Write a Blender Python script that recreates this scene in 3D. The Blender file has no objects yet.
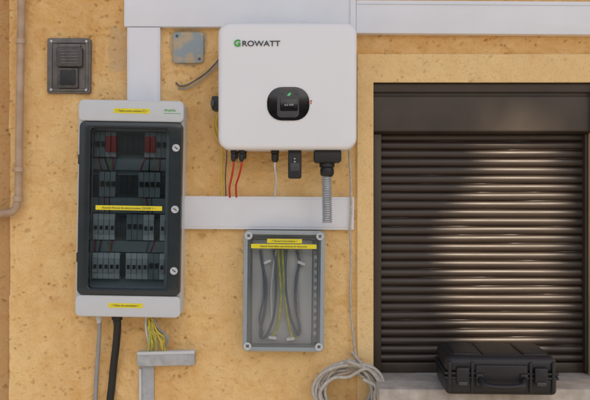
import bpy, bmesh, math, random
import numpy as np
from mathutils import Vector, Matrix
random.seed(7); np.random.seed(7)
scene=bpy.context.scene
D=2.6; S=0.003; ZC=1.55
def k(d): return (D-d)/D
# plan of the wall: 1 plan unit = 3 mm, origin 295,200 = point facing the viewer
def W(px,py,d=0.0):
    return Vector(((px-295)*S*k(d), -d, ZC-(py-200)*S*k(d)))
def link(o): scene.collection.objects.link(o); return o

# ------------------------------------------------------------ materials
def nmat(name,col,rough=0.5,metal=0.0,var=0.12,vscale=30,bump=0.0,bscale=400,spec=0.5,col2=None,coat=0,lo=.3,hi=.7):
    m=bpy.data.materials.new(name); m.use_nodes=True
    nt=m.node_tree; b=nt.nodes['Principled BSDF']
    tc=nt.nodes.new('ShaderNodeTexCoord')
    n=nt.nodes.new('ShaderNodeTexNoise'); n.inputs['Scale'].default_value=vscale; n.inputs['Detail'].default_value=6
    nt.links.new(tc.outputs['Object'],n.inputs['Vector'])
    r=nt.nodes.new('ShaderNodeValToRGB')
    c2=col2 if col2 else tuple(c*(1-var*2) for c in col)
    r.color_ramp.elements[0].position=lo; r.color_ramp.elements[0].color=(*c2,1)
    r.color_ramp.elements[1].position=hi; r.color_ramp.elements[1].color=(*col,1)
    nt.links.new(n.outputs['Fac'],r.inputs['Fac']); nt.links.new(r.outputs['Color'],b.inputs['Base Color'])
    mr=nt.nodes.new('ShaderNodeMapRange'); mr.inputs['To Min'].default_value=max(0.02,rough-0.08); mr.inputs['To Max'].default_value=min(1,rough+0.1)
    nt.links.new(n.outputs['Fac'],mr.inputs['Value']); nt.links.new(mr.outputs['Result'],b.inputs['Roughness'])
    b.inputs['Metallic'].default_value=metal; b.inputs['Specular IOR Level'].default_value=spec
    if coat: b.inputs['Coat Weight'].default_value=coat
    if bump>0:
        n2=nt.nodes.new('ShaderNodeTexNoise'); n2.inputs['Scale'].default_value=bscale; n2.inputs['Detail'].default_value=3
        nt.links.new(tc.outputs['Object'],n2.inputs['Vector'])
        bp=nt.nodes.new('ShaderNodeBump'); bp.inputs['Strength'].default_value=bump; bp.inputs['Distance'].default_value=0.002
        nt.links.new(n2.outputs['Fac'],bp.inputs['Height']); nt.links.new(bp.outputs['Normal'],b.inputs['Normal'])
    return m
def clearmat(name,tint,gl=(0.9,0.9,0.9),rough=0.06,ior=1.5,haze=0.0,hcol=(0.5,0.5,0.5)):
    m=bpy.data.materials.new(name); m.use_nodes=True; nt=m.node_tree; nt.nodes.clear()
    o=nt.nodes.new('ShaderNodeOutputMaterial'); t=nt.nodes.new('ShaderNodeBsdfTransparent'); t.inputs[0].default_value=(*tint,1)
    g=nt.nodes.new('ShaderNodeBsdfGlossy'); g.inputs['Color'].default_value=(*gl,1); g.inputs['Roughness'].default_value=rough
    d=nt.nodes.new('ShaderNodeBsdfDiffuse'); d.inputs['Color'].default_value=(*hcol,1)
    mx0=nt.nodes.new('ShaderNodeMixShader'); mx0.inputs[0].default_value=haze
    nt.links.new(t.outputs[0],mx0.inputs[1]); nt.links.new(d.outputs[0],mx0.inputs[2])
    f=nt.nodes.new('ShaderNodeFresnel'); f.inputs[0].default_value=ior
    mx=nt.nodes.new('ShaderNodeMixShader'); nt.links.new(f.outputs[0],mx.inputs[0]); nt.links.new(mx0.outputs[0],mx.inputs[1]); nt.links.new(g.outputs[0],mx.inputs[2])
    nt.links.new(mx.outputs[0],o.inputs[0]); return m

M={}
M['white']=nmat('white_powder_coat',(0.86,0.88,0.92),0.35,var=0.01,vscale=6,bump=0.04,bscale=900)
M['trunk']=nmat('white_pvc',(0.82,0.84,0.89),0.4,var=0.03,vscale=9,bump=0.03,bscale=60)
M['lgrey']=nmat('light_grey_abs',(0.64,0.67,0.70),0.45,var=0.02,vscale=12,bump=0.05,bscale=700)
M['grey']=nmat('grey_polycarbonate',(0.35,0.40,0.43),0.5,var=0.05,vscale=15,bump=0.05,bscale=600)
M['plate']=nmat('mounting_plate_grey',(0.58,0.62,0.64),0.5,var=0.04,vscale=15)
M['doorfr']=nmat('smoked_door_frame',(0.026,0.036,0.042),0.18,var=0.05)
M['smoke']=clearmat('smoked_polycarbonate',(0.70,0.75,0.77),rough=0.05)
M['clear']=clearmat('clear_polycarbonate',(0.98,0.985,0.99),rough=0.08,haze=0.01)
M['black']=nmat('black_plastic',(0.016,0.016,0.018),0.42,var=0.1,bump=0.05)
M['blackg']=nmat('black_gloss',(0.008,0.009,0.012),0.12,var=0.1)
M['case']=nmat('tool_case_plastic',(0.013,0.014,0.018),0.34,var=0.15,vscale=25,bump=0.25,bscale=900)
M['darkgrey']=nmat('dark_grey_plastic',(0.06,0.065,0.07),0.4)
M['yellow']=nmat('yellow_label',(0.86,0.74,0.02),0.5,var=0.02)
M['yellowc']=nmat('yellow_cable',(0.75,0.55,0.08),0.45,var=0.04)
M['ygreen']=nmat('yellow_green_wire',(0.70,0.62,0.14),0.45,var=0.2,vscale=60,col2=(0.30,0.40,0.10))
M['red']=nmat('red_plastic',(0.62,0.03,0.025),0.4,var=0.05)
M['green']=nmat('green_print',(0.07,0.42,0.08),0.5,var=0.02)
M['led']=nmat('green_indicator',(0.15,0.7,0.25),0.4,var=0.02)
M['ink']=nmat('dark_print',(0.05,0.05,0.055),0.5,var=0.02)
M['galv']=nmat('galvanised_steel',(0.55,0.58,0.62),0.42,0.6,var=0.12,vscale=50,bump=0.1)
M['screw']=nmat('screw_steel',(0.62,0.62,0.62),0.3,0.8,var=0.1)
M['bluegrey']=nmat('blue_grey_wire',(0.14,0.18,0.24),0.45,var=0.05)
M['gcable']=nmat('grey_cable',(0.36,0.36,0.37),0.5,var=0.06)
M['cord']=nmat('off_white_cord',(0.60,0.56,0.50),0.6,var=0.16,vscale=120,bump=0.2,bscale=500)
M['pipe']=nmat('painted_pipe',(0.56,0.41,0.29),0.5,var=0.15,vscale=18,bump=0.2,bscale=90,col2=(0.40,0.27,0.17))
M['oldbox']=nmat('aged_grey_metal',(0.20,0.185,0.175),0.5,0.3,var=0.2,vscale=35,bump=0.2,bscale=150)
M['oldbox2']=nmat('aged_grey_metal_inner',(0.12,0.11,0.105),0.5,0.3,var=0.25,vscale=60,bump=0.2,bscale=150)
M['rust']=nmat('flaked_blue_paint',(0.30,0.36,0.39),0.6,var=0.3,vscale=28,bump=0.4,bscale=120,col2=(0.50,0.40,0.27),lo=.42,hi=.52)
M['shutter']=nmat('brown_aluminium',(0.040,0.025,0.017),0.44,0.0,var=0.10,vscale=14,bump=0.05,bscale=300,spec=0.72)
M['cassette']=nmat('brown_aluminium_box',(0.062,0.045,0.032),0.42,0.0,var=0.15,vscale=10,bump=0.05,bscale=200,spec=0.55)
M['stone']=nmat('sill_stone',(0.60,0.56,0.51),0.75,var=0.16,vscale=22,bump=0.5,bscale=120,col2=(0.38,0.33,0.27))

# ------------------------------------------------------------ mesh helpers
def finish(bm,name,mat,parent=None,ang=35):
    bmesh.ops.recalc_face_normals(bm,faces=bm.faces)
    me=bpy.data.meshes.new(name); bm.to_mesh(me); bm.free()
    me.materials.append(mat)
    for p in me.polygons: p.use_smooth=True
    me.set_sharp_from_angle(angle=math.radians(ang))
    o=link(bpy.data.objects.new(name,me))
    return o
def adopt(o,e):
    if e is not None:
        o.parent=e; o.location=o.location-Vector(e['home'])
    return o
def empty(name,loc,tilt=0,rz=0):
    e=link(bpy.data.objects.new(name,None)); e.empty_display_size=0.05
    e.location=loc; e['home']=list(loc); e.rotation_euler=(0,math.radians(tilt),math.radians(rz)); return e
def rr(w,h,r,n=7):
    r=max(1e-4,min(r,w/2-1e-5,h/2-1e-5)); out=[]
    for cx,cz,a0 in((w/2-r,h/2-r,0),(-w/2+r,h/2-r,90),(-w/2+r,-h/2+r,180),(w/2-r,-h/2+r,270)):
        for i in range(n):
            a=math.radians(a0+90*i/(n-1)); out.append((cx+r*math.cos(a),cz+r*math.sin(a)))
    return out
def plate(e,name,x0,y0,x1,y1,d0,d1,r,mat,bev=0.0015,steps=4,bulge=0,rot=0):
    """rounded-rectangle solid on the wall, from depth d0 to d1"""
    s=S*k(d1); w=(x1-x0)*s; h=(y1-y0)*s; r*=S
    c=W((x0+x1)/2,(y0+y1)/2,d1); c.y=0
    bm=bmesh.new(); rings=[]
    def ring(ins,y): 
        return [bm.verts.new((p[0],y,p[1])) for p in rr(w-2*ins,h-2*ins,max(r-ins,2e-4))]
    rings.append(ring(0,-d0))
    for i in range(steps+1):
        a=math.pi/2*i/steps; rings.append(ring(bev*(1-math.cos(a)),-(d1-bev+bev*math.sin(a))))
    if bulge:
        for f in (0.05,0.12,0.22,0.34,0.46):
            ins=min(w,h)*f; rings.append(ring(ins+bev,-(d1+bulge*math.sin(math.pi*f))))
    n=len(rings[0])
    for a,b in zip(rings,rings[1:]):
        for i in range(n): bm.faces.new((a[i],a[(i+1)%n],b[(i+1)%n],b[i]))
    bm.faces.new(rings[-1]); bm.faces.new(rings[0][::-1])
    o=finish(bm,name,mat,ang=30); o.location=c
    if rot: o.rotation_euler=(0,math.radians(rot),0)
    return adopt(o,e)
def frame(e,name,x0,y0,x1,y1,ix0,iy0,ix1,iy1,d0,d1,r,ir,mat,bev=0.0015):
    s=S*k(d1); c=W((x0+x1)/2,(y0+y1)/2,d1); c.y=0; r*=S; ir*=S
    w=(x1-x0)*s;h=(y1-y0)*s; iw=(ix1-ix0)*s; ih=(iy1-iy0)*s
    ox=((ix0+ix1)/2-(x0+x1)/2)*s; oz=-((iy0+iy1)/2-(y0+y1)/2)*s
    bm=bmesh.new()
    def R(w,h,r,y,ox=0,oz=0): return [bm.verts.new((p[0]+ox,y,p[1]+oz)) for p in rr(w,h,r)]
    L=[R(w,h,r,-d0),R(w,h,r,-(d1-bev)),R(w-.6*bev,h-.6*bev,r,-(d1-.3*bev)),R(w-2*bev,h-2*bev,r,-d1),
       R(iw+2*bev,ih+2*bev,ir,-d1,ox,oz),R(iw,ih,ir,-(d1-bev),ox,oz),R(iw,ih,ir,-d0,ox,oz)]
    L.append(L[0]); n=len(L[0])
    for a,b in zip(L,L[1:]):
        for i in range(n): bm.faces.new((a[i],a[(i+1)%n],b[(i+1)%n],b[i]))
    o=finish(bm,name,mat); o.location=c; return adopt(o,e)
def lathe(e,name,px,py,d,prof,mat,axis='z',n=20,rot=0):
    """prof: (radius, offset) ; axis z -> hangs downward, axis y -> sticks out of the wall"""
    bm=bmesh.new(); R=[]
    for r,t in prof:
        if axis=='z': R.append([bm.verts.new((r*math.cos(2*math.pi*i/n),r*math.sin(2*math.pi*i/n),-t)) for i in range(n)])
        else: R.append([bm.verts.new((r*math.cos(2*math.pi*i/n),-t,r*math.sin(2*math.pi*i/n))) for i in range(n)])
    for a,b in zip(R,R[1:]):
        for i in range(n): bm.faces.new((a[i],a[(i+1)%n],b[(i+1)%n],b[i]))
    bm.faces.new(R[0]); bm.faces.new(R[-1])
    o=finish(bm,name,mat); o.location=W(px,py,d)
    if rot: o.rotation_euler=(0,math.radians(rot),0)
    return adopt(o,e)
def catmull(P,m=8):
    P=[Vector(p) for p in P]; Q=[P[0]*2-P[1]]+P+[P[-1]*2-P[-2]]; out=[]
    for i in range(1,len(Q)-2):
        a,b,c,d=Q[i-1:i+3]
        for j in range(m):
            t=j/m; out.append(0.5*((2*b)+(c-a)*t+(2*a-5*b+4*c-d)*t*t+(3*b-a-3*c+d)*t**3))
    out.append(P[-1]); return out
def tube(e,name,pts,rad,mat,world=False,m=8):
    P=pts if world else [W(*p) for p in pts]
    P=catmull(P,m); o0=P[0].copy()
    cu=bpy.data.curves.new(name,'CURVE'); cu.dimensions='3D'; cu.bevel_depth=rad; cu.bevel_resolution=4; cu.use_fill_caps=True
    sp=cu.splines.new('POLY'); sp.points.add(len(P)-1)
    for i,p in enumerate(P): sp.points[i].co=(*(p-o0),1)
    sp.use_smooth=True
    cu.materials.append(mat); o=link(bpy.data.objects.new(name,cu)); o.location=o0
    return adopt(o,e)
def text(e,name,s,px,py,size,d,mat,align='LEFT',sx=1,bold=0):
    cu=bpy.data.curves.new(name,'FONT'); cu.body=s; cu.size=size; cu.align_x=align; cu.align_y='CENTER'; cu.extrude=0.0002; cu.offset=bold
    cu.materials.append(mat); o=link(bpy.data.objects.new(name,cu)); o.location=W(px,py,d); o.rotation_euler=(math.pi/2,0,0); o.scale=(sx,1,1)
    return adopt(o,e)
def box(name,x0,x1,y0,y1,z0,z1,mat,e=None,bev=0.0):
    bm=bmesh.new(); bmesh.ops.create_cube(bm,size=1)
    for v in bm.verts: v.co=Vector((v.co.x*(x1-x0),v.co.y*(y1-y0),v.co.z*(z1-z0)))
    if bev: bmesh.ops.bevel(bm,geom=bm.edges[:],offset=bev,segments=3,affect='EDGES',profile=0.5)
    o=finish(bm,name,mat); o.location=((x0+x1)/2,(y0+y1)/2,(z0+z1)/2); return adopt(o,e)

# ------------------------------------------------------------ noise
_tab=np.random.rand(256,256)
def vn(x,z,sc,seed=0):
    x=x*sc+seed*17.3+1000; z=z*sc+seed*9.1+1000
    xi=np.floor(x).astype(int); zi=np.floor(z).astype(int); fx=x-xi; fz=z-zi
    fx=fx*fx*(3-2*fx); fz=fz*fz*(3-2*fz)
    g=lambda a,b:_tab[a%256,b%256]
    return (g(xi,zi)*(1-fx)+g(xi+1,zi)*fx)*(1-fz)+(g(xi,zi+1)*(1-fx)+g(xi+1,zi+1)*fx)*fz

# ------------------------------------------------------------ house wall (own building)
house=empty('yellow_house',(0,0,0))
OX0=W(373,0).x; OX1=W(592,0).x; OZ1=W(0,83).z; OZ0=W(0,372).z-0.03
def axis(lo,hi,a,b,step,extra):
    v=np.concatenate([np.linspace(lo,a,14)[:-1],np.arange(a,b,step),np.linspace(b,hi,14)])
    for ex in extra:
        i=np.argmin(abs(v-ex)); v[i]=ex
    return v
BX0=W(357,0).x; BZ1=W(0,55).z
xs=axis(-4,4.5,-1.0,1.02,0.0026,[OX0,OX1,BX0,BX0-0.003]); zs=axis(0,3.1,0.88,2.22,0.0026,[OZ0,OZ1,BZ1,BZ1+0.003])
X,Z=np.meshgrid(xs,zs,indexing='ij')
wx=X+(vn(X,Z,12,21)-.5)*.03+(vn(X,Z,40,23)-.5)*.012; wz=Z+(vn(X,Z,12,22)-.5)*.03+(vn(X,Z,40,24)-.5)*.012
H=(vn(X,Z,9,1)-.5)*0.007+(vn(wx,wz*1.3,26,2)-.5)*0.0070+(vn(wx,wz*1.4,58,3)-.5)*0.0048+(vn(wx,wz*1.2,115,4)-.5)*0.0028+(vn(X,Z,210,6)-.5)*0.0013
smooth=np.clip(vn(X,Z,4.5,61)*1.8-.35,0.25,1)   # some areas trowelled smoother
H*=smooth*.55+.5
rd=1-abs(vn(wx,wz*1.6,17,31)*2-1); H+=rd**4*0.0030*vn(X,Z,6,32)
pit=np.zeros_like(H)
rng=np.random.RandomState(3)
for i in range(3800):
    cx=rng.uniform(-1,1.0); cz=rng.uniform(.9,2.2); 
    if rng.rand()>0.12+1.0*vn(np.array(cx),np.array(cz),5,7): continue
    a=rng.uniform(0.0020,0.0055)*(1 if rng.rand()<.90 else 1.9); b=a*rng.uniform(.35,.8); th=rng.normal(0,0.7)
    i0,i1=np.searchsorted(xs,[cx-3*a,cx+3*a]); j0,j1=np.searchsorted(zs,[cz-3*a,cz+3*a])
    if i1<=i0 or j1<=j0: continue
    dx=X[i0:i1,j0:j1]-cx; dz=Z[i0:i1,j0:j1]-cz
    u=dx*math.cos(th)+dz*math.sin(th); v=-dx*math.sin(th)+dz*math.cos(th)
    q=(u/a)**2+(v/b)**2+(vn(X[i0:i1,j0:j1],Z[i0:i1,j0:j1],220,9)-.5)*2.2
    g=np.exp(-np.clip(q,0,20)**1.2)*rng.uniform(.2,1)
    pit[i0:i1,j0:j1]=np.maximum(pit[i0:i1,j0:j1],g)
band=((X>=BX0)&(Z<=BZ1)&(X<=OX1+0.06)&(Z>0.5)).astype(float)
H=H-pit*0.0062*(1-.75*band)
H=H*(1-.68*band)+band*0.014
strip=(X<W(9,0).x+0.006*(vn(X*0,Z,4,5)-.5)).astype(float)
H=H-strip*0.012
# mortar repairs
pxx=X/S+295; pyy=200-(Z-ZC)/S
mort=((pxx-118)/9.5)**4+((pyy-50)/24)**4+(vn(X,Z,45,41)-.5)*1.1+(vn(X,Z,140,42)-.5)*.7
mort2=((pxx-188)/19)**4+((pyy-47)/19)**4+(vn(X,Z,60,43)-.5)*.8
mortar=np.clip((1.1-mort)*1.5,0,1)*.36; mortar=np.maximum(mortar,np.clip((1.05-mort2)*3,0,1)*.6)
H=H*(1-.3*mortar)+mortar*0.0025
tone=np.clip(0.56+(vn(X,Z,2.2,11)-.5)*.6+(vn(X,Z,7,12)-.5)*.5+(vn(X,Z,24,13)-.5)*.4+(vn(wx,wz,60,14)-.5)*.38+np.clip((pyy-180)/900,-.2,.2)+np.clip((pxx-150)/1500,-.1,.1),0,1)
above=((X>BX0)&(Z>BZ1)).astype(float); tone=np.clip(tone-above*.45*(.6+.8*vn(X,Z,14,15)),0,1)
# dirt drawn down by rain: faint vertical runs
runs=np.clip(vn(X,Z*.08,38,51)-.62,0,1)*2.2*np.clip(vn(X,Z,3,52)*1.6-.4,0,1)
tone=np.clip(tone-runs*.45,0,1)
nx,nz=X.shape
verts=np.stack([X,-H,Z],-1).reshape(-1,3)
idx=np.arange(nx*nz).reshape(nx,nz)
q=np.stack([idx[:-1,:-1],idx[1:,:-1],idx[1:,1:],idx[:-1,1:]],-1)
mx=(X[:-1,:-1]+X[1:,1:])/2; mz=(Z[:-1,:-1]+Z[1:,1:])/2
keep=~((mx>OX0)&(mx<OX1)&(mz>OZ0)&(mz<OZ1))
q=q[keep]
me=bpy.data.meshes.new('plaster_wall'); me.from_pydata(verts.tolist(),[],q.tolist())
me.polygons.foreach_set('use_smooth',[True]*len(me.polygons))
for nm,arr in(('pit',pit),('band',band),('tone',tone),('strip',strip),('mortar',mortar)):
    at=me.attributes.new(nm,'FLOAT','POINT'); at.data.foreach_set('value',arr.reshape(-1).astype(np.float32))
m=bpy.data.materials.new('yellow_stucco'); m.use_nodes=True; nt=m.node_tree; b=nt.nodes['Principled BSDF']; N=nt.nodes.new; Lk=nt.links.new
def attr(n):
    a=N('ShaderNodeAttribute'); a.attribute_name=n; return a.outputs['Fac']
def mixc(f,a,bb):
    mm=N('ShaderNodeMix'); mm.data_type='RGBA'
    if isinstance(f,float): mm.inputs[0].default_value=f
    else: Lk(f,mm.inputs[0])
    for i,c in((6,a),(7,bb)):
        if isinstance(c,tuple): mm.inputs[i].default_value=(*c,1)
        else: Lk(c,mm.inputs[i])
    return mm.outputs[2]
def mul(o,f):
    x=N('ShaderNodeMath'); x.operation='MULTIPLY'; x.inputs[1].default_value=f; Lk(o,x.inputs[0]); return x.outputs[0]
tc=N('ShaderNodeTexCoord')
fine=N('ShaderNodeTexNoise'); fine.inputs['Scale'].default_value=170; fine.inputs['Detail'].default_value=8; fine.inputs['Roughness'].default_value=.7; Lk(tc.outputs['Object'],fine.inputs['Vector'])
mid=N('ShaderNodeTexNoise'); mid.inputs['Scale'].default_value=14; mid.inputs['Detail'].default_value=9; mid.inputs['Roughness'].default_value=.65; Lk(tc.outputs['Object'],mid.inputs['Vector'])
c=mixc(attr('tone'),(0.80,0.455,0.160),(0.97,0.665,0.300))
rp=N('ShaderNodeValToRGB'); rp.color_ramp.elements[0].position=.40; rp.color_ramp.elements[1].position=.62; Lk(mid.outputs['Fac'],rp.inputs['Fac'])
c=mixc(mul(rp.outputs['Color'],.30),c,(0.97,0.73,0.40))
c=mixc(mul(attr('band'),.5),c,(0.95,0.70,0.36))
c=mixc(mul(attr('strip'),.75),c,(0.48,0.26,0.11))
c=mixc(attr('mortar'),c,(0.46,0.39,0.30))
c=mixc(mul(attr('pit'),.50),c,(0.40,0.22,0.09))  # shade put into the colour: pits darkened where real shading is weak
fr=N('ShaderNodeValToRGB'); fr.color_ramp.elements[0].position=.32; fr.color_ramp.elements[0].color=(.66,.61,.54,1); fr.color_ramp.elements[1].position=.47; Lk(fine.outputs['Fac'],fr.inputs['Fac'])
mu=N('ShaderNodeMix'); mu.data_type='RGBA'; mu.blend_type='MULTIPLY'; mu.inputs[0].default_value=.55; Lk(c,mu.inputs[6]); Lk(fr.outputs['Color'],mu.inputs[7])
Lk(mu.outputs[2],b.inputs['Base Color']); b.inputs['Roughness'].default_value=.88; b.inputs['Specular IOR Level'].default_value=.25
bp=N('ShaderNodeBump'); bp.inputs['Strength'].default_value=.8; bp.inputs['Distance'].default_value=.0035; Lk(fine.outputs['Fac'],bp.inputs['Height']); Lk(bp.outputs['Normal'],b.inputs['Normal'])
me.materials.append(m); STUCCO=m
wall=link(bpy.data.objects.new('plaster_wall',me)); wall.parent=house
plain=nmat('plaster_plain',(0.78,0.56,0.27),.9,var=.1,vscale=4,bump=.5,bscale=60)
roofm=nmat('clay_roof',(0.35,0.12,0.06),.8,var=.25,vscale=8,bump=.5,bscale=20)
box('reveal_left',OX0-0.05,OX0,0.004,0.16,OZ0,OZ1+.05,plain,house)
box('reveal_right',OX1,OX1+0.05,0.004,0.16,OZ0,OZ1+.05,plain,house)
box('reveal_top',OX0,OX1,0.004,0.16,OZ1,OZ1+.05,plain,house)
box('reveal_back',OX0-.05,OX1+.05,0.162,0.2,OZ0-.05,OZ1+.06,plain,house)
box('side_walls',-4,4.5,0.21,7,0,3.1,plain,house)
bm=bmesh.new()
vs=[bm.verts.new(p) for p in((-4.15,-.12,3.1),(4.65,-.12,3.1),(4.65,7.3,3.1),(-4.15,7.3,3.1),(-4.15,3.6,4.9),(4.65,3.6,4.9))]
for f in((0,1,5,4),(2,3,4,5),(0,4,3),(1,2,5),(3,2,1,0)): bm.faces.new([vs[i] for i in f])
o=finish(bm,'tiled_roof',roofm); adopt(o,house)

# ------------------------------------------------------------ roller shutter
sh=empty('roller_shutter',W(480,230,-0.05))
sy=0.062
def XW(px,d): return W(px,0,d).x
def ZW(py,d): return W(0,py,d).z
x0=XW(379,-sy); x1=XW(583,-sy); zt=ZW(120,-sy); zb=ZW(362,-sy); p=8.5*S*k(-sy)
prof=[]; z=zb
rise=[(0,0.0),(0.03,-.0008),(0.06,.0022),(0.16,.0050),(0.3,.0068),(0.45,.0076),(0.6,.0072),(0.75,.0058),(0.86,.0036),(0.92,.0010),(0.97,-.0008)]
while z<zt:
    for t,h in rise: prof.append((-h+sy,z+t*p))
    z+=p
bm=bmesh.new()
cols=[]
for i,x in enumerate(np.linspace(x0,x1,13)):
    cols.append([bm.verts.new((x,y+0.0009*math.sin(i*.7+j//11*2.3),zz+.0004*math.sin(i*.5+j//11*1.1))) for j,(y,zz) in enumerate(prof)])
for a,bb in zip(cols,cols[1:]):
    for j in range(len(prof)-1): bm.faces.new((a[j],bb[j],bb[j+1],a[j+1]))
o=finish(bm,'slats',M['shutter'],ang=60); adopt(o,sh)
box('bottom_bar',x0,x1,sy-.012,sy+.004,ZW(372,-sy)+.001,zb,M['cassette'],sh,.002)
gz0=ZW(372,-.04)+.001
box('guide_rail_1',OX0+.001,x0+.004,.030,.085,gz0,ZW(133,0),M['cassette'],sh,.002)
box('guide_rail_2',x1-.004,OX1-.001,.030,.085,gz0,ZW(133,0),M['cassette'],sh,.002)
zc0=ZW(133,-.01); zc1=OZ1-.001
bm=bmesh.new(); pr=[(.10,zc0),(.022,zc0),(.008,zc0+.006),(.006,zc0+.055),(.006,zc1-.040),(.012,zc1-.036),(.012,zc1-.028),(-.002,zc1-.026),(-.004,zc1-.004),(-.001,zc1),(.10,zc1)]
A=[bm.verts.new((OX0+.001,y,z)) for y,z in pr]; B=[bm.verts.new((OX1-.001,y,z)) for y,z in pr]
for i in range(len(pr)): j=(i+1)%len(pr); bm.faces.new((A[i],B[i],B[j],A[j]))
bm.faces.new(A); bm.faces.new(B)
bmesh.ops.bevel(bm,geom=[e for e in bm.edges if abs(e.verts[0].co.x-e.verts[1].co.x)>.1],offset=.0015,segments=2,affect='EDGES')
o=finish(bm,'shutter_box',M['cassette']); adopt(o,sh)

# sill
sill=empty('window_sill',W(480,380,0))
sz=ZW(372,-sy)
box('stone_slab',XW(376,.1),OX1+.03,-.18,.1,sz-.045,sz,M['stone'],sill,.005)
box('plaster_apron',XW(380,.1),OX1+.02,-.13,-.018,sz-.5,sz-.046,plain,sill,.005)

# ------------------------------------------------------------ tool case on the sill
tcy=-.145
tcx=(W(500,0,.22).x); case=empty('tool_case',(tcx,tcy,sz),0,-3)
cw=.298; cd=.235
def cb(n,x0,x1,y0,y1,z0,z1,bev=.004,mat='case'):
    return box(n,tcx+x0,tcx+x1,tcy+y0,tcy+y1,sz+z0,sz+z1,M[mat],case,bev)
cb('lower_shell',-cw/2,cw/2,-cd/2,cd/2,.001,.052,.013)
cb('upper_shell',-cw/2,cw/2,-cd/2,cd/2,.056,.106,.018)
cb('seam',-cw/2+.004,cw/2-.004,-cd/2+.004,cd/2-.004,.045,.062,.001,'black')
cb('rim_lower',-cw/2-.004,cw/2+.004,-cd/2-.004,cd/2+.004,.044,.052,.003)
cb('rim_upper',-cw/2-.004,cw/2+.004,-cd/2-.004,cd/2+.004,.056,.064,.003)
cb('lid_panel_1',-cw/2+.022,-.062,-cd/2+.028,cd/2-.025,.098,.111,.006)
cb('lid_panel_2',.062,cw/2-.022,-cd/2+.028,cd/2-.025,.098,.111,.006)
cb('lid_panel_center',-.048,.048,-cd/2+.022,cd/2-.02,.098,.109,.005)
for i,x in enumerate((-.104,.104)):
    cb('latch_%d'%(i+1),x-.018,x+.018,-cd/2-.013,-cd/2+.006,.034,.078,.005,'case')
    cb('latch_lip_%d'%(i+1),x-.013,x+.013,-cd/2-.017,-cd/2-.008,.030,.041,.003,'darkgrey')
for i,x in enumerate((-.138,-.078,.078,.138)):
    cb('corner_rib_%d'%(i+1),x-.005,x+.005,-cd/2-.006,-cd/2+.01,.008,.092,.003)
hy=-cd/2
hp=[(-.058,hy-.004,.048),(-.056,hy-.022,.042),(-.044,hy-.036,.034),(0,hy-.040,.031),(.044,hy-.036,.034),(.056,hy-.022,.042),(.058,hy-.004,.048)]
tube(case,'handle',[Vector((tcx+a,tcy+b_,sz+c_)) for a,b_,c_ in hp],.0085,M['case'],world=True)
cb('handle_recess',-.070,.070,-cd/2-.006,-cd/2+.01,.024,.084,.004,'black')
cb('handle_hinge_1',-.070,-.048,-cd/2-.012,-cd/2+.004,.036,.062,.004)
cb('handle_hinge_2',.048,.070,-cd/2-.012,-cd/2+.004,.036,.062,.004)

# ------------------------------------------------------------ cable trunking
t=empty('cable_trunking',W(240,14),0.0)
plate(t,'base_left',124,-1,352.5,27,-.004,.026,1,M['trunk'],bev=.002,rot=.25)
plate(t,'joint_cover',350,-4,356,32,.0,.031,1,M['trunk'],bev=.002)
plate(t,'base_right',356.2,1,640,34,-.004,.030,1,M['trunk'],bev=.002,rot=.35)
plate(t,'lid_line_right',357,4.5,640,5.3,.02,.0312,.2,M['lgrey'],bev=.0003,rot=.35)
t=empty('cable_trunking',W(143,60))
plate(t,'vertical_duct',127,27.2,160,110,-.004,.024,1,M['trunk'],bev=.002)
plate(t,'duct_lid',129,27.4,158,110,.02,.0262,1,M['trunk'],bev=.001)
t=empty('cable_trunking',W(268,212))
plate(t,'horizontal_duct',180,196.5,354,229.5,-.004,.026,1,M['trunk'],bev=.002,rot=.35)
plate(t,'duct_lid',181,199,353.5,227,.02,.0275,1,M['trunk'],bev=.001,rot=.35)

# ------------------------------------------------------------ inverter
inv=empty('solar_inverter',W(288,86))
plate(inv,'wall_bracket',240,45,335,135,-.004,.02,2,M['galv'])
plate(inv,'rear_housing',222,26,354,146.5,.02,.085,9,M['lgrey'],bev=.006)
plate(inv,'front_cover',218,22,357,149.5,.055,.155,11,M['white'],bev=.014,steps=8,bulge=.0035)
dF=.159
plate(inv,'display_bezel',267,87,309.5,120.5,.14,dF+.0014,14,M['blackg'],bev=.0012)
plate(inv,'display_glass',277,89.5,299,117.5,.14,dF+.0022,4,M['darkgrey'],bev=.0006)
plate(inv,'screen',280,99,298,111,.14,dF+.0030,1.5,M['blackg'],bev=.0004)
text(inv,'screen_digits','0.0 kW',289,105,.0085,dF+.0035,M['plate'],'CENTER')
for i,(a,b_) in enumerate(((282,93.5),(296,93.5),(289,114.7))):
    lathe(inv,'button_%d'%i,a,b_,dF+.001,[(.0016,0),(.0034,0),(.0034,.0028),(.0026,.003),(.0001,.003)],M['darkgrey'],axis='y')
bm=bmesh.new(); s_=.0062
vv=[bm.verts.new((a*s_,0,b_*s_)) for a,b_ in((-1,-.5),(-.2,.5),(.8,1),(.9,.1),(.1,-.7))]; bm.faces.new(vv)
o=finish(bm,'leaf_indicator',M['led']); o.location=W(289,94.5,dF+.0033); adopt(o,inv)
plate(inv,'red_seal',309.9,100.4,312.2,101.6,.14,dF-.0003,.3,M['red'],bev=.0001)
plate(inv,'red_seal_tail',310.6,102.2,311.6,104.2,.14,dF-.0003,.3,M['red'],bev=.0001)
text(inv,'logo_initial','G',234,43.5,.0255,dF-.0005,M['green'],bold=.0011)
text(inv,'logo_lettering','ROWATT',241.8,43.8,.0215,dF-.0005,M['ink'],sx=1.16,bold=.0003)
plate(inv,'dc_isolator',211.5,96,219,110,.05,.10,2,M['black'])
plate(inv,'dc_isolator_knob',210.5,100,214,106,.10,.112,1,M['darkgrey'])
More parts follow.
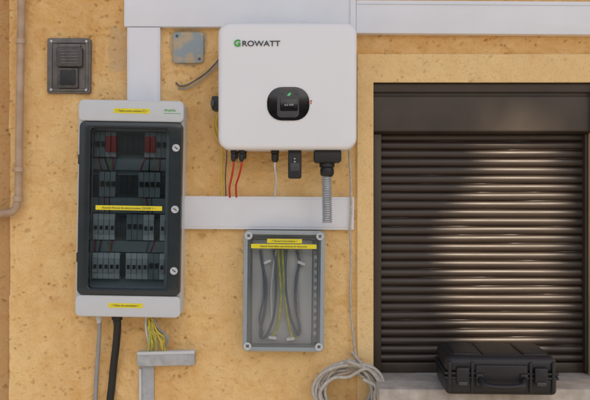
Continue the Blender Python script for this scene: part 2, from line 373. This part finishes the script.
def gland(n,px,py,d,r,L,mat='black'):
    return lathe(inv,n,px,py,d,[(r*.8,-.006),(r*1.15,-.004),(r*1.15,L*.35),(r*.85,L*.37),(r,L*.42),(r,L*.8),(r*.6,L),(r*.4,L)],M[mat])
for i,(px,d) in enumerate(((233.5,.115),(241.5,.115),(236,.07),(244,.07))):
    gland('pv_connector_%d'%i,px,149,d,.0075,.036 if i<2 else .03)
tube(inv,'pv_cable_red_1',[(233.5,158,.115),(233.5,166,.112),(231.5,178,.09),(229.5,188,.05),(230,199,.02)],.0028,M['red'])
tube(inv,'pv_cable_red_2',[(241.5,158,.115),(241.5,165,.112),(239,176,.09),(236,186,.05),(236.5,199,.02)],.0028,M['red'])
tube(inv,'earth_cable_1',[(219,112,.06),(216,122,.04),(219,136,.02),(222,150,.02),(221.5,170,.022),(222.5,199,.018)],.0028,M['yellowc'])
tube(inv,'earth_cable_2',[(215,117,.03),(213.5,128,.02),(217,139,.02),(222,144,.03)],.0026,M['yellowc'])
tube(inv,'dark_cable',[(227,146,.05),(226.5,160,.04),(225.5,176,.03),(226,199,.016)],.0016,M['oldbox2'])
gland('data_gland',275,149,.10,.0105,.038)
tube(inv,'data_cable',[(275,160,.10),(275,168,.10),(276.5,180,.07),(275.5,190,.04),(274.5,199,.02)],.0028,M['lgrey'])
plate(inv,'wifi_stick',288,149,301.5,178.5,.085,.118,2,M['black'],bev=.003)
plate(inv,'wifi_stick_label',290.5,163,299.5,171,.11,.1186,1,M['darkgrey'],bev=.0003)
for i in range(2): plate(inv,'wifi_led_%d'%i,294,158+i*3,295.4,159.4+i*3,.11,.1188,.5,M['plate'],bev=.0002)
plate(inv,'ac_connector',314,149,341.5,162.5,.06,.125,3,M['black'],bev=.004)
lathe(inv,'ac_connector_nut',327,161.5,.095,[(.021,0),(.022,.004),(.022,.016),(.018,.018),(.020,.022),(.020,.036),(.015,.044)],M['black'],n=12)
pr=[]; L=.142; t_=0
while t_<L:
    pr+=[(.0112,t_),(.0145,t_+.0012),(.0150,t_+.0026),(.0145,t_+.0042),(.0112,t_+.0054)]; t_+=.0066
lathe(inv,'flexible_conduit',326.7,173,.095,pr,M['galv'],n=22,rot=-.6)
# ------------------------------------------------------------ loose cord and coil
coil=empty('cable_coil',W(350,385))
pts=[]
rs=np.random.RandomState(5)
for L_ in range(15):
    rx=31+rs.uniform(-9,4); rz=25+rs.uniform(-8,3.5); cx=350+rs.uniform(-3,3); cy=391+rs.uniform(-2.5,4); dd=.010+L_*.0052+rs.uniform(-.004,.004)
    for j in range(12):
        a=2*math.pi*(j/12)+math.pi/2
        pts.append((cx+rx*math.cos(a)*(1+.04*rs.randn()),cy-rz*math.sin(a)*(1+.04*rs.randn()),max(.008,dd+.0052*j/12+.002*rs.randn())))
tube(coil,'coiled_cable',pts,.0050,M['cord'],m=6)
tie=[]
for j in range(34):
    a=j*1.15; tie.append((352+8.5*math.cos(a)*.5+j*.32-5,366+j*.12+9*math.sin(a)*.55,.055+.036*math.cos(a+1.3)))
tube(coil,'binding_turns',tie,.0042,M['cord'],m=6)
tube(coil,'hanging_cord',[(349,148,.06),(349.5,158,.035),(350.5,175,.034),(351,190,.036),(351,212,.036),(350,232,.034),(351.2,262,.016),(350.2,290,.014),(351.5,318,.014),(353,335,.016),(355,350,.02),(357,360,.03),(360,367,.045),(366,374,.05)],.0034,M['cord'])
tube(coil,'loose_end',[(352,352,.02),(359,361,.04),(367,370,.05),(373,380,.06),(378,392,.06),(376,405,.05)],.0044,M['cord'])

# ------------------------------------------------------------ distribution cabinet
cab=empty('electrical_cabinet',W(128.5,208.5),1.0)
frame(cab,'tray',77,101,182,316,83,112,176,306,-.004,.085,4,3,M['lgrey'],.002)
plate(cab,'tray_back',80,104,180,314,-.002,.035,3,M['plate'])
plate(cab,'top_cover',76.5,100,182,121.5,.085,.110,5,M['lgrey'],bev=.004)
plate(cab,'bottom_cover',76.5,295.5,182,317,.085,.110,5,M['lgrey'],bev=.004)
frame(cab,'door_frame',78,122,181,295,89,128,168,289,.086,.114,5,3,M['doorfr'],.003)
plate(cab,'door_window',88,127,169,290,.1085,.1100,3,M['smoke'],bev=.0003,steps=1)
frame(cab,'inner_bezel',88,127,169,290,92,131,165,286,.06,.066,2,2,M['lgrey'],.001)
def dinrow(n,y0,y1,x0,x1,mods):
    plate(cab,'din_rail_%d'%n,90,(y0+y1)/2-3,167,(y0+y1)/2+3,.035,.042,.3,M['galv'],bev=.0005)
    x=x0; i=0
    while x<x1-1:
        kind=mods[i%len(mods)]; w=5.6
        if kind=='w': 
            plate(cab,'breaker_%d_%d'%(n,i),x,y0,x+w-.4,y1,.042,.068,.4,M['white'],bev=.0008,steps=2)
            plate(cab,'breaker_nose_%d_%d'%(n,i),x+.3,y0+6,x+w-.7,y1-6,.066,.078,.3,M['lgrey'],bev=.0006,steps=2)
            plate(cab,'toggle_%d_%d'%(n,i),x+1.2,(y0+y1)/2-1,x+w-1.8,(y0+y1)/2+3,.076,.085,.3,M['black'],bev=.0005,steps=1)
        elif kind=='k':
            plate(cab,'breaker_%d_%d'%(n,i),x,y0,x+w-.4,y1,.042,.066,.4,M['grey'],bev=.0008,steps=2)
            plate(cab,'toggle_%d_%d'%(n,i),x+1,(y0+y1)/2-3,x+w-1.6,(y0+y1)/2+2,.064,.08,.3,M['black'],bev=.0005,steps=1)
        elif kind=='r':
            plate(cab,'surge_base_%d_%d'%(n,i),x,y0,x+w-.4,y1,.042,.062,.4,M['lgrey'],bev=.0008,steps=2)
            plate(cab,'surge_cartridge_%d_%d'%(n,i),x+.3,y0+4,x+w-.7,y1-5,.06,.082,.4,M['red'],bev=.0008,steps=2)
        elif kind=='b': plate(cab,'blank_%d_%d'%(n,i),x,y0+3,x+w-.1,y1-3,.042,.063,.2,M['darkgrey'],bev=.0004,steps=1)
        x+=w; i+=1
dinrow(1,132,157,93,164,['k','k','r','r','b','b','b','b','b','r','r','k'])
dinrow(2,172,197,93,164,['b','k','k','k','b','b','b','b','k','k','k','k','b'])
dinrow(3,214,240,93,164,['w','w','w','w','b','b','k','k','k','w','w','b'])
dinrow(4,253,279,93,164,['w','w','w','w','w','b','w','w','w','w','k','k'])
for i,(ya,yb) in enumerate(((159,170),(198,213),(241,252))):
    plate(cab,'inner_cover_%d'%i,92,ya,165,yb,.055,.060,.5,M['grey'],bev=.0006)
wi=0
rs=np.random.RandomState(8)
for (ya,yb,xl) in ((156,171,(97,103,107,112,116,145,149,154,159)),(196,213,(99,104,109,140,146,151)),(239,253,(96,102,107,113,150,156))):
    for xa in xl:
        ox=rs.uniform(-4,4)
        tube(cab,'inner_wire_%d'%wi,[(xa,ya,.055),(xa+ox*.4,ya+(yb-ya)*.3,.072),(xa+ox,ya+(yb-ya)*.7,.072),(xa+ox*1.3,yb,.056)],.0017,M[('red','black','ygreen','red','bluegrey')[wi%5]]); wi+=1
plate(cab,'label_middle',95.5,205.6,162,210.2,.109,.1106,.3,M['yellow'],bev=.0002)
text(cab,'label_middle_text','Atentie! Pericol de electrocutare 230/400 V ~',129,208,.0088,.1110,M['ink'],'CENTER',sx=.95)
plate(cab,'label_top',112,108.4,148,113.2,.10,.1106,.3,M['yellow'],bev=.0002)
text(cab,'label_top_text','+ Tablou curent continuu CC +',130,110.8,.0085,.1110,M['ink'],'CENTER',sx=.82)
plate(cab,'label_bottom',110,303.2,144.5,307.8,.10,.1106,.3,M['yellow'],bev=.0002)
text(cab,'label_bottom_text','+ Tablou de automatizari +',127,305.5,.0085,.1110,M['ink'],'CENTER',sx=.85)
text(cab,'maker_mark','electric',162,109.5,.011,.1103,M['green'],sx=1.05,bold=.0003)
plate(cab,'maker_line',162,112.4,179,112.9,.10,.1104,.1,M['green'],bev=.0001)
for i,y in enumerate((147,208.5,270)):
    lathe(cab,'lock_%d'%i,175,y,.113,[(.0110,0),(.0110,.003),(.0095,.005),(.0085,.005),(.0082,.0035),(.0001,.0035)],M['lgrey'],axis='y',n=28)
    plate(cab,'lock_slot_%d'%i,173,y-.5,177,y+.5,.114,.1175,.2,M['ink'],bev=.0002,rot=35)
for i,y in enumerate((160,258)):
    plate(cab,'hinge_%d'%i,77,y-5,80,y+5,.086,.112,1,M['doorfr'],bev=.002)
def cgl(e,n,px,py,d,r): lathe(e,n,px,py,d,[(r,-.006),(r*1.3,-.002),(r*1.3,.008),(r,.010),(r,.016),(r*.7,.020)],M['lgrey'] if r<.01 else M['black'])
cgl(cab,'gland_1',101,317,.05,.007); cgl(cab,'gland_2',119,317,.05,.012)
tube(cab,'grey_supply_cable',[(101,316,.05),(101.5,328,.048),(101,345,.035),(100,365,.02),(99,390,.014),(98.5,430,.014),(98,520,.014)],.0062,M['gcable'])
tube(cab,'black_supply_cable',[(119,316,.05),(119.5,328,.05),(118.5,345,.04),(116.5,365,.026),(115,385,.02),(113,415,.018),(112,520,.018)],.0112,M['black'])
# earthing bundle + bracket
br=empty('earthing_bracket',W(160,360))
plate(br,'busbar_cover',137,352.5,194.5,366,-.004,.045,1.5,M['galv'],bev=.002,rot=-1.2)
plate(br,'cover_lip',137,351.5,194.5,354.5,.02,.048,.5,M['lgrey'],bev=.001,rot=-1.2)
plate(br,'down_strip',141,366,154,520,-.004,.010,.5,M['galv'],bev=.001)
plate(br,'side_rail',139,369,141.2,520,-.004,.020,.3,M['lgrey'],bev=.0006)
lathe(br,'bolt',186,358,.045,[(.005,0),(.005,.004),(.0001,.004)],M['screw'],axis='y',n=6)
rs=np.random.RandomState(2)
for i in range(22):
    xa=146+rs.uniform(0,13); xb=147+ (xa-146)*1.45+rs.uniform(-3,5); yt=318+rs.uniform(-1,8)
    ye=343+rs.uniform(0,9)
    mm=M['ygreen'] if i%4 else M['yellowc']
    if i%6==5: mm=M['gcable']
    tube(br,'earth_wire_%d'%i,[(xa*.6+148*.4,yt,.03+rs.uniform(0,.02)),(xa,yt+9,.035+rs.uniform(0,.02)),(xb,ye-8,.04+rs.uniform(-.01,.02)),(xb+rs.uniform(-2,2),ye,.035)],.0028,mm)
tube(br,'white_wire',[(146,317,.04),(146,330,.045),(149,345,.04),(147,353,.03)],.0028,M['lgrey'])

# ------------------------------------------------------------ transparent junction box
jb=empty('junction_box',W(283.5,291),.6)
frame(jb,'base_tray',244,231.5,324,351,250,237,318,345,-.004,.055,4,3,M['grey'],.002)
plate(jb,'base_back',246,233,322,349,-.002,.012,3,M['grey'])
plate(jb,'mounting_plate',252,240,312,343,.012,.018,1.5,M['plate'],bev=.001)
frame(jb,'lid_rim',243,230.5,324.5,351.5,247.5,235,320,347,.055,.072,5,4,M['grey'],.002)
plate(jb,'lid_window',247,234.5,320.5,347.5,.0695,.0710,4,M['clear'],bev=.0004,steps=1)
frame(jb,'lid_step',250,238,317,344,252,240,315,342,.071,.076,3,2.5,M['clear'],.001)
for i,(a,b_) in enumerate(((248,236),(319.5,236),(248,346.5),(319.5,346.5))):
    lathe(jb,'lid_screw_%d'%i,a,b_,.070,[(.0115,0),(.0115,.004),(.010,.0055),(.0075,.0055),(.0072,.0035),(.0001,.0035)],M['lgrey'],axis='y',n=24)
    plate(jb,'screw_cross_a_%d'%i,a-1.8,b_-.4,a+1.8,b_+.4,.072,.0755,.1,M['ink'],bev=.0002,rot=40)
    plate(jb,'screw_cross_b_%d'%i,a-.4,b_-1.8,a+.4,b_+1.8,.072,.0756,.1,M['ink'],bev=.0002,rot=40)
plate(jb,'label_1',266.5,239,301.5,243.2,.07,.0772,.3,M['yellow'],bev=.0002)
plate(jb,'label_2',250.5,244.2,316,248.6,.07,.0772,.3,M['yellow'],bev=.0002)
text(jb,'label_1_text','+ Panouri fotovoltaice +',284,241.1,.0085,.0776,M['ink'],'CENTER',sx=.9)
text(jb,'label_2_text','Atentie! Acest tablou este alimentat din doua surse',283,246.4,.0080,.0776,M['ink'],'CENTER',sx=.82)
for i in range(11): plate(jb,'side_mark_%d'%i,314,255+i*7.6,316.8,259+i*7.6,.012,.030,.3,M['lgrey'],bev=.0004,steps=1)
plate(jb,'side_channel',312.6,250,318,342,.01,.024,.5,M['grey'])
tube(jb,'wire_loop_1',[(273,250,.03),(275,262,.038),(276,290,.045),(274,315,.045),(268,334,.042),(262,338,.038),(261,330,.035),(265,310,.035),(266,285,.035),(262,264,.03),(260,250,.03)],.0036,M['bluegrey'])
tube(jb,'wire_loop_2',[(278,250,.03),(279,268,.038),(281,295,.045),(279,320,.045),(274,335,.042),(269,338,.038)],.0036,M['ygreen'])
tube(jb,'wire_loop_3',[(282,250,.03),(283,266,.038),(285,290,.048),(288,318,.045),(292,335,.042),(296,338,.04)],.0038,M['ygreen'])
tube(jb,'wire_loop_4',[(286,250,.03),(285,266,.038),(286,292,.05),(291,318,.045),(298,334,.042),(300,328,.038),(296,305,.035),(296,280,.035),(299,262,.03),(296,250,.03)],.0036,M['bluegrey'])
tube(jb,'wire_loop_5',[(300,252,.03),(298,266,.03),(297,292,.034),(299,318,.036),(297,336,.036)],.0030,M['gcable'])
tube(jb,'wire_loop_6',[(260,252,.03),(263,270,.03),(264,295,.034),(260,318,.036),(263,334,.036)],.0030,M['bluegrey'])
tube(jb,'wire_loop_7',[(276,250,.03),(273,268,.04),(271,292,.042),(272,316,.044),(270,330,.04)],.0030,M['lgrey'])
for i,(a,b_) in enumerate(((267,262),(301,263),(273,338),(291,339))):
    plate(jb,'wire_clip_%d'%i,a-4,b_-1.5,a+4,b_+1.5,.018,.05,1,M['white'],bev=.001,rot=(-25,20,5,-8)[i])

# ------------------------------------------------------------ old socket
ob=empty('outdoor_socket',W(69,66),0.3)
plate(ob,'back_plate',47,38,90.5,93.5,-.004,.016,2.5,M['oldbox'],bev=.003)
frame(ob,'rim',49.5,40.5,88,91,52,43,85.5,88.5,.010,.0205,2,1.5,M['oldbox'],.001)
plate(ob,'socket_flap',56,47,82,66.5,.012,.034,2,M['oldbox2'],bev=.003)
plate(ob,'flap_hinge',58,43.8,80,47.6,.012,.028,1.5,M['oldbox'],bev=.002)
plate(ob,'socket_body',57.5,67.5,78,88,.012,.028,1.5,M['oldbox2'],bev=.002)
plate(ob,'socket_insert',60,70,75.5,85,.02,.0295,1,M['black'],bev=.001)
for i,(a,b_) in enumerate(((51.5,41.5),(86.5,41.5),(51.5,90),(86.5,90))):
    lathe(ob,'screw_%d'%i,a,b_,.016,[(.0042,0),(.0042,.0055),(.003,.0065),(.0001,.0065)],M['screw'],axis='y',n=12)
for i in range(5): plate(ob,'grille_%d'%i,60,50+i*3,78,51.2+i*3,.03,.0352,.3,M['oldbox'],bev=.0004,steps=1)

# blank junction cover
jc=empty('junction_cover',W(188,47))
plate(jc,'metal_lid',173,32,203.5,63,-.002,.0125,3.5,M['rust'],bev=.002)
for i,(a,b_) in enumerate(((177,36),(199.5,59))):
    lathe(jc,'screw_%d'%i,a,b_,.0125,[(.004,0),(.004,.002),(.0001,.002)],M['oldbox2'],axis='y',n=12)
tube(jc,'thin_cable',[(222,55,.014),(215,64,.014),(206,73,.014),(196,80,.014),(187,85,.012),(180,86,.010),(176,83,.006)],.0026,M['oldbox'])
tube(jc,'thin_cable_2',[(222,60,.012),(210,72,.013),(199,82,.013),(188,88,.012),(178,88.5,.006)],.0018,M['gcable'])

# drain pipe at left
dp=empty('wall_pipe',W(18,110))
tube(dp,'pipe_run',[(22,-80,.03),(21.5,0,.03),(20.5,60,.03),(19.5,120,.03),(18.8,180,.03),(18,200,.03),(15,209,.03),(7,213,.03),(-20,214,.03),(-60,214,.03)],.0118,M['pipe'])
for i,(px,py) in enumerate(((20.8,42),(19,170))):
    lathe(dp,'pipe_clip_%d'%i,px,py-3,.03,[(.012,0),(.0145,.0005),(.0145,.014),(.012,.0145)],M['pipe'])
lathe(dp,'elbow_collar',18.2,196,.03,[(.012,0),(.0145,.001),(.0145,.016),(.012,.017)],M['pipe'])

# ------------------------------------------------------------ surroundings
pav=nmat('pavement_concrete',(0.50,0.47,0.43),.9,var=.08,vscale=1.5,bump=.4,bscale=60)
grd=nmat('ground_dry_grass',(0.14,0.15,0.06),.95,var=.2,vscale=.8,bump=.6,bscale=10)
box('ground',-300,300,-300,300,-.2,-.02,grd)
box('pavement',-12,12,-14,0.2,-.02,0.0,pav)
opp=empty('opposite_house',(0,-18,0))
opm=nmat('opposite_plaster',(0.62,0.56,0.46),.9,var=.08,vscale=2,bump=.4,bscale=30)
box('walls',-8,7,-23,-16,0,3.6,opm,opp)
bm=bmesh.new()
vs=[bm.verts.new(p) for p in((-8.3,-23.4,3.6),(7.3,-23.4,3.6),(7.3,-15.6,3.6),(-8.3,-15.6,3.6),(-8.3,-19.5,5.6),(7.3,-19.5,5.6))]
for f in((0,1,5,4),(2,3,4,5),(0,4,3),(1,2,5),(3,2,1,0)): bm.faces.new([vs[i] for i in f])
o=finish(bm,'roof',roofm); adopt(o,opp)
for i,x in enumerate((-6.2,-3.2,2.6,5.2)):
    box('window_frame_%d'%i,x-.65,x+.65,-16.0,-15.95,1,2.4,M['white'],opp)
    box('window_pane_%d'%i,x-.57,x+.57,-15.95,-15.93,1.08,2.32,M['blackg'],opp)
box('door',-.6,.4,-16,-15.94,0,2.1,M['pipe'],opp)

# sun direction
az=math.radians(13); el=math.radians(38.5)
SD=Vector((math.sin(az)*math.cos(el),-math.cos(az)*math.cos(el),math.sin(el)))
# unseen tree added to keep the sun off most of the wall
C=Vector((0,0,1.5))+SD*8.6
tree=empty('sun_blocker_tree',(C.x,C.y,0))
rs=np.random.RandomState(11); n=15500
P=rs.normal(size=(n,3)); P/=np.linalg.norm(P,axis=1)[:,None]; P*=(rs.rand(n,1)**0.38)
P*=np.array([2.3,1.8,1.75]); 
lump=vn(P[:,0]+P[:,1]*.5,P[:,2]+P[:,1]*.3,.9,3); P*= (0.85+.3*lump)[:,None]
P+=np.array(C)
t_=(P[:,1]-.05)/SD.y; hx=P[:,0]-SD.x*t_; hz=P[:,2]-SD.z*t_
def ell(cx,cz,rx,rz,rot=0):
    u=(hx-cx)*math.cos(rot)+(hz-cz)*math.sin(rot); v=-(hx-cx)*math.sin(rot)+(hz-cz)*math.cos(rot)
    return (u/rx)**2+(v/rz)**2+(vn(P[:,0],P[:,2],3,5)-.5)*.5<1
# openings carved along the sun rays to light the shutter: one clear, others thinned
gap=ell(.625,1.32,.205,.36,.10)|(ell(.68,1.54,.20,.24,-.2)&(rs.rand(n)<.98))|(ell(.63,1.755,.20,.085)&(rs.rand(n)<.985))|(ell(.79,1.35,.10,.32)&(rs.rand(n)<.95))
P=P[~gap]; n=len(P)
a=rs.normal(size=(n,3)); a/=np.linalg.norm(a,axis=1)[:,None]; b2=rs.normal(size=(n,3)); b2-=a*(a*b2).sum(1)[:,None]; b2/=np.linalg.norm(b2,axis=1)[:,None]
ln=rs.uniform(.08,.13,(n,1)); wd=ln*.55
V=np.concatenate([P-a*ln,P+b2*wd,P+a*ln,P-b2*wd],1).reshape(-1,3)
F=np.arange(n*4).reshape(n,4)
me=bpy.data.meshes.new('sun_blocker_foliage'); me.from_pydata(V.tolist(),[],F.tolist())
me.materials.append(nmat('leaves',(0.085,0.13,0.03),.6,var=.3,vscale=2)); o=link(bpy.data.objects.new('sun_blocker_foliage',me)); o.location=(0,0,0); adopt(o,tree)
bark=nmat('bark',(0.12,0.085,0.06),.9,var=.3,vscale=15,bump=.8,bscale=40)
bx=C.x+1.2
def limb(n,pts,r):
    cu=bpy.data.curves.new(n,'CURVE'); cu.dimensions='3D'; cu.bevel_depth=1; cu.bevel_resolution=3
    Q=catmull(pts,6); sp=cu.splines.new('POLY'); sp.points.add(len(Q)-1)
    for i,p_ in enumerate(Q): sp.points[i].co=(*p_,1); sp.points[i].radius=r*(1-.75*i/len(Q))
    cu.materials.append(bark); adopt(link(bpy.data.objects.new(n,cu)),tree)
limb('trunk',[(bx,C.y,-.05),(bx+.1,C.y,2),(bx-.1,C.y,4),(bx,C.y-.2,6),(bx-.2,C.y-.3,8)],.24)
for i,(dx,dy,dz) in enumerate(((1.0,.6,6.8),(.9,-1.2,7),(-2.4,.2,5.8),(-2.9,-.4,6.7),(-1.8,-1.4,7.6),(.6,1.2,7.2))):
    limb('limb_%d'%i,[(bx,C.y,3.2+i*.25),(bx+dx*.4,C.y+dy*.4,4.4+i*.2),(bx+dx,C.y+dy,dz)],.10)

# ------------------------------------------------------------ light
w=bpy.data.worlds.new('World'); scene.world=w; w.use_nodes=True; nt=w.node_tree
bg=nt.nodes['Background']; sky=nt.nodes.new('ShaderNodeTexSky'); sky.sky_type='NISHITA'; sky.sun_disc=False
sky.sun_elevation=el; sky.sun_rotation=math.radians(167); sky.dust_density=2.5; sky.air_density=1.0
hs=nt.nodes.new('ShaderNodeHueSaturation'); hs.inputs['Saturation'].default_value=.9
nt.links.new(sky.outputs[0],hs.inputs['Color']); nt.links.new(hs.outputs[0],bg.inputs['Color']); bg.inputs['Strength'].default_value=.15
sl=bpy.data.lights.new('sun','SUN'); sl.energy=5.0; sl.angle=math.radians(.6); sl.color=(1,.82,.60)
so=link(bpy.data.objects.new('sun',sl)); so.rotation_euler=SD.to_track_quat('Z','Y').to_euler(); so.location=(3,-8,9)
cam=bpy.data.cameras.new('camera'); cam.sensor_width=36; cam.lens=36*D/(590*S); cam.clip_end=1000; cam.clip_start=.05
co=link(bpy.data.objects.new('camera',cam)); co.location=(0,-D,ZC); co.rotation_euler=(math.pi/2,0,0)
scene.camera=co
scene.view_settings.view_transform='Standard'; scene.view_settings.look='None'; scene.view_settings.exposure=0; scene.view_settings.gamma=1
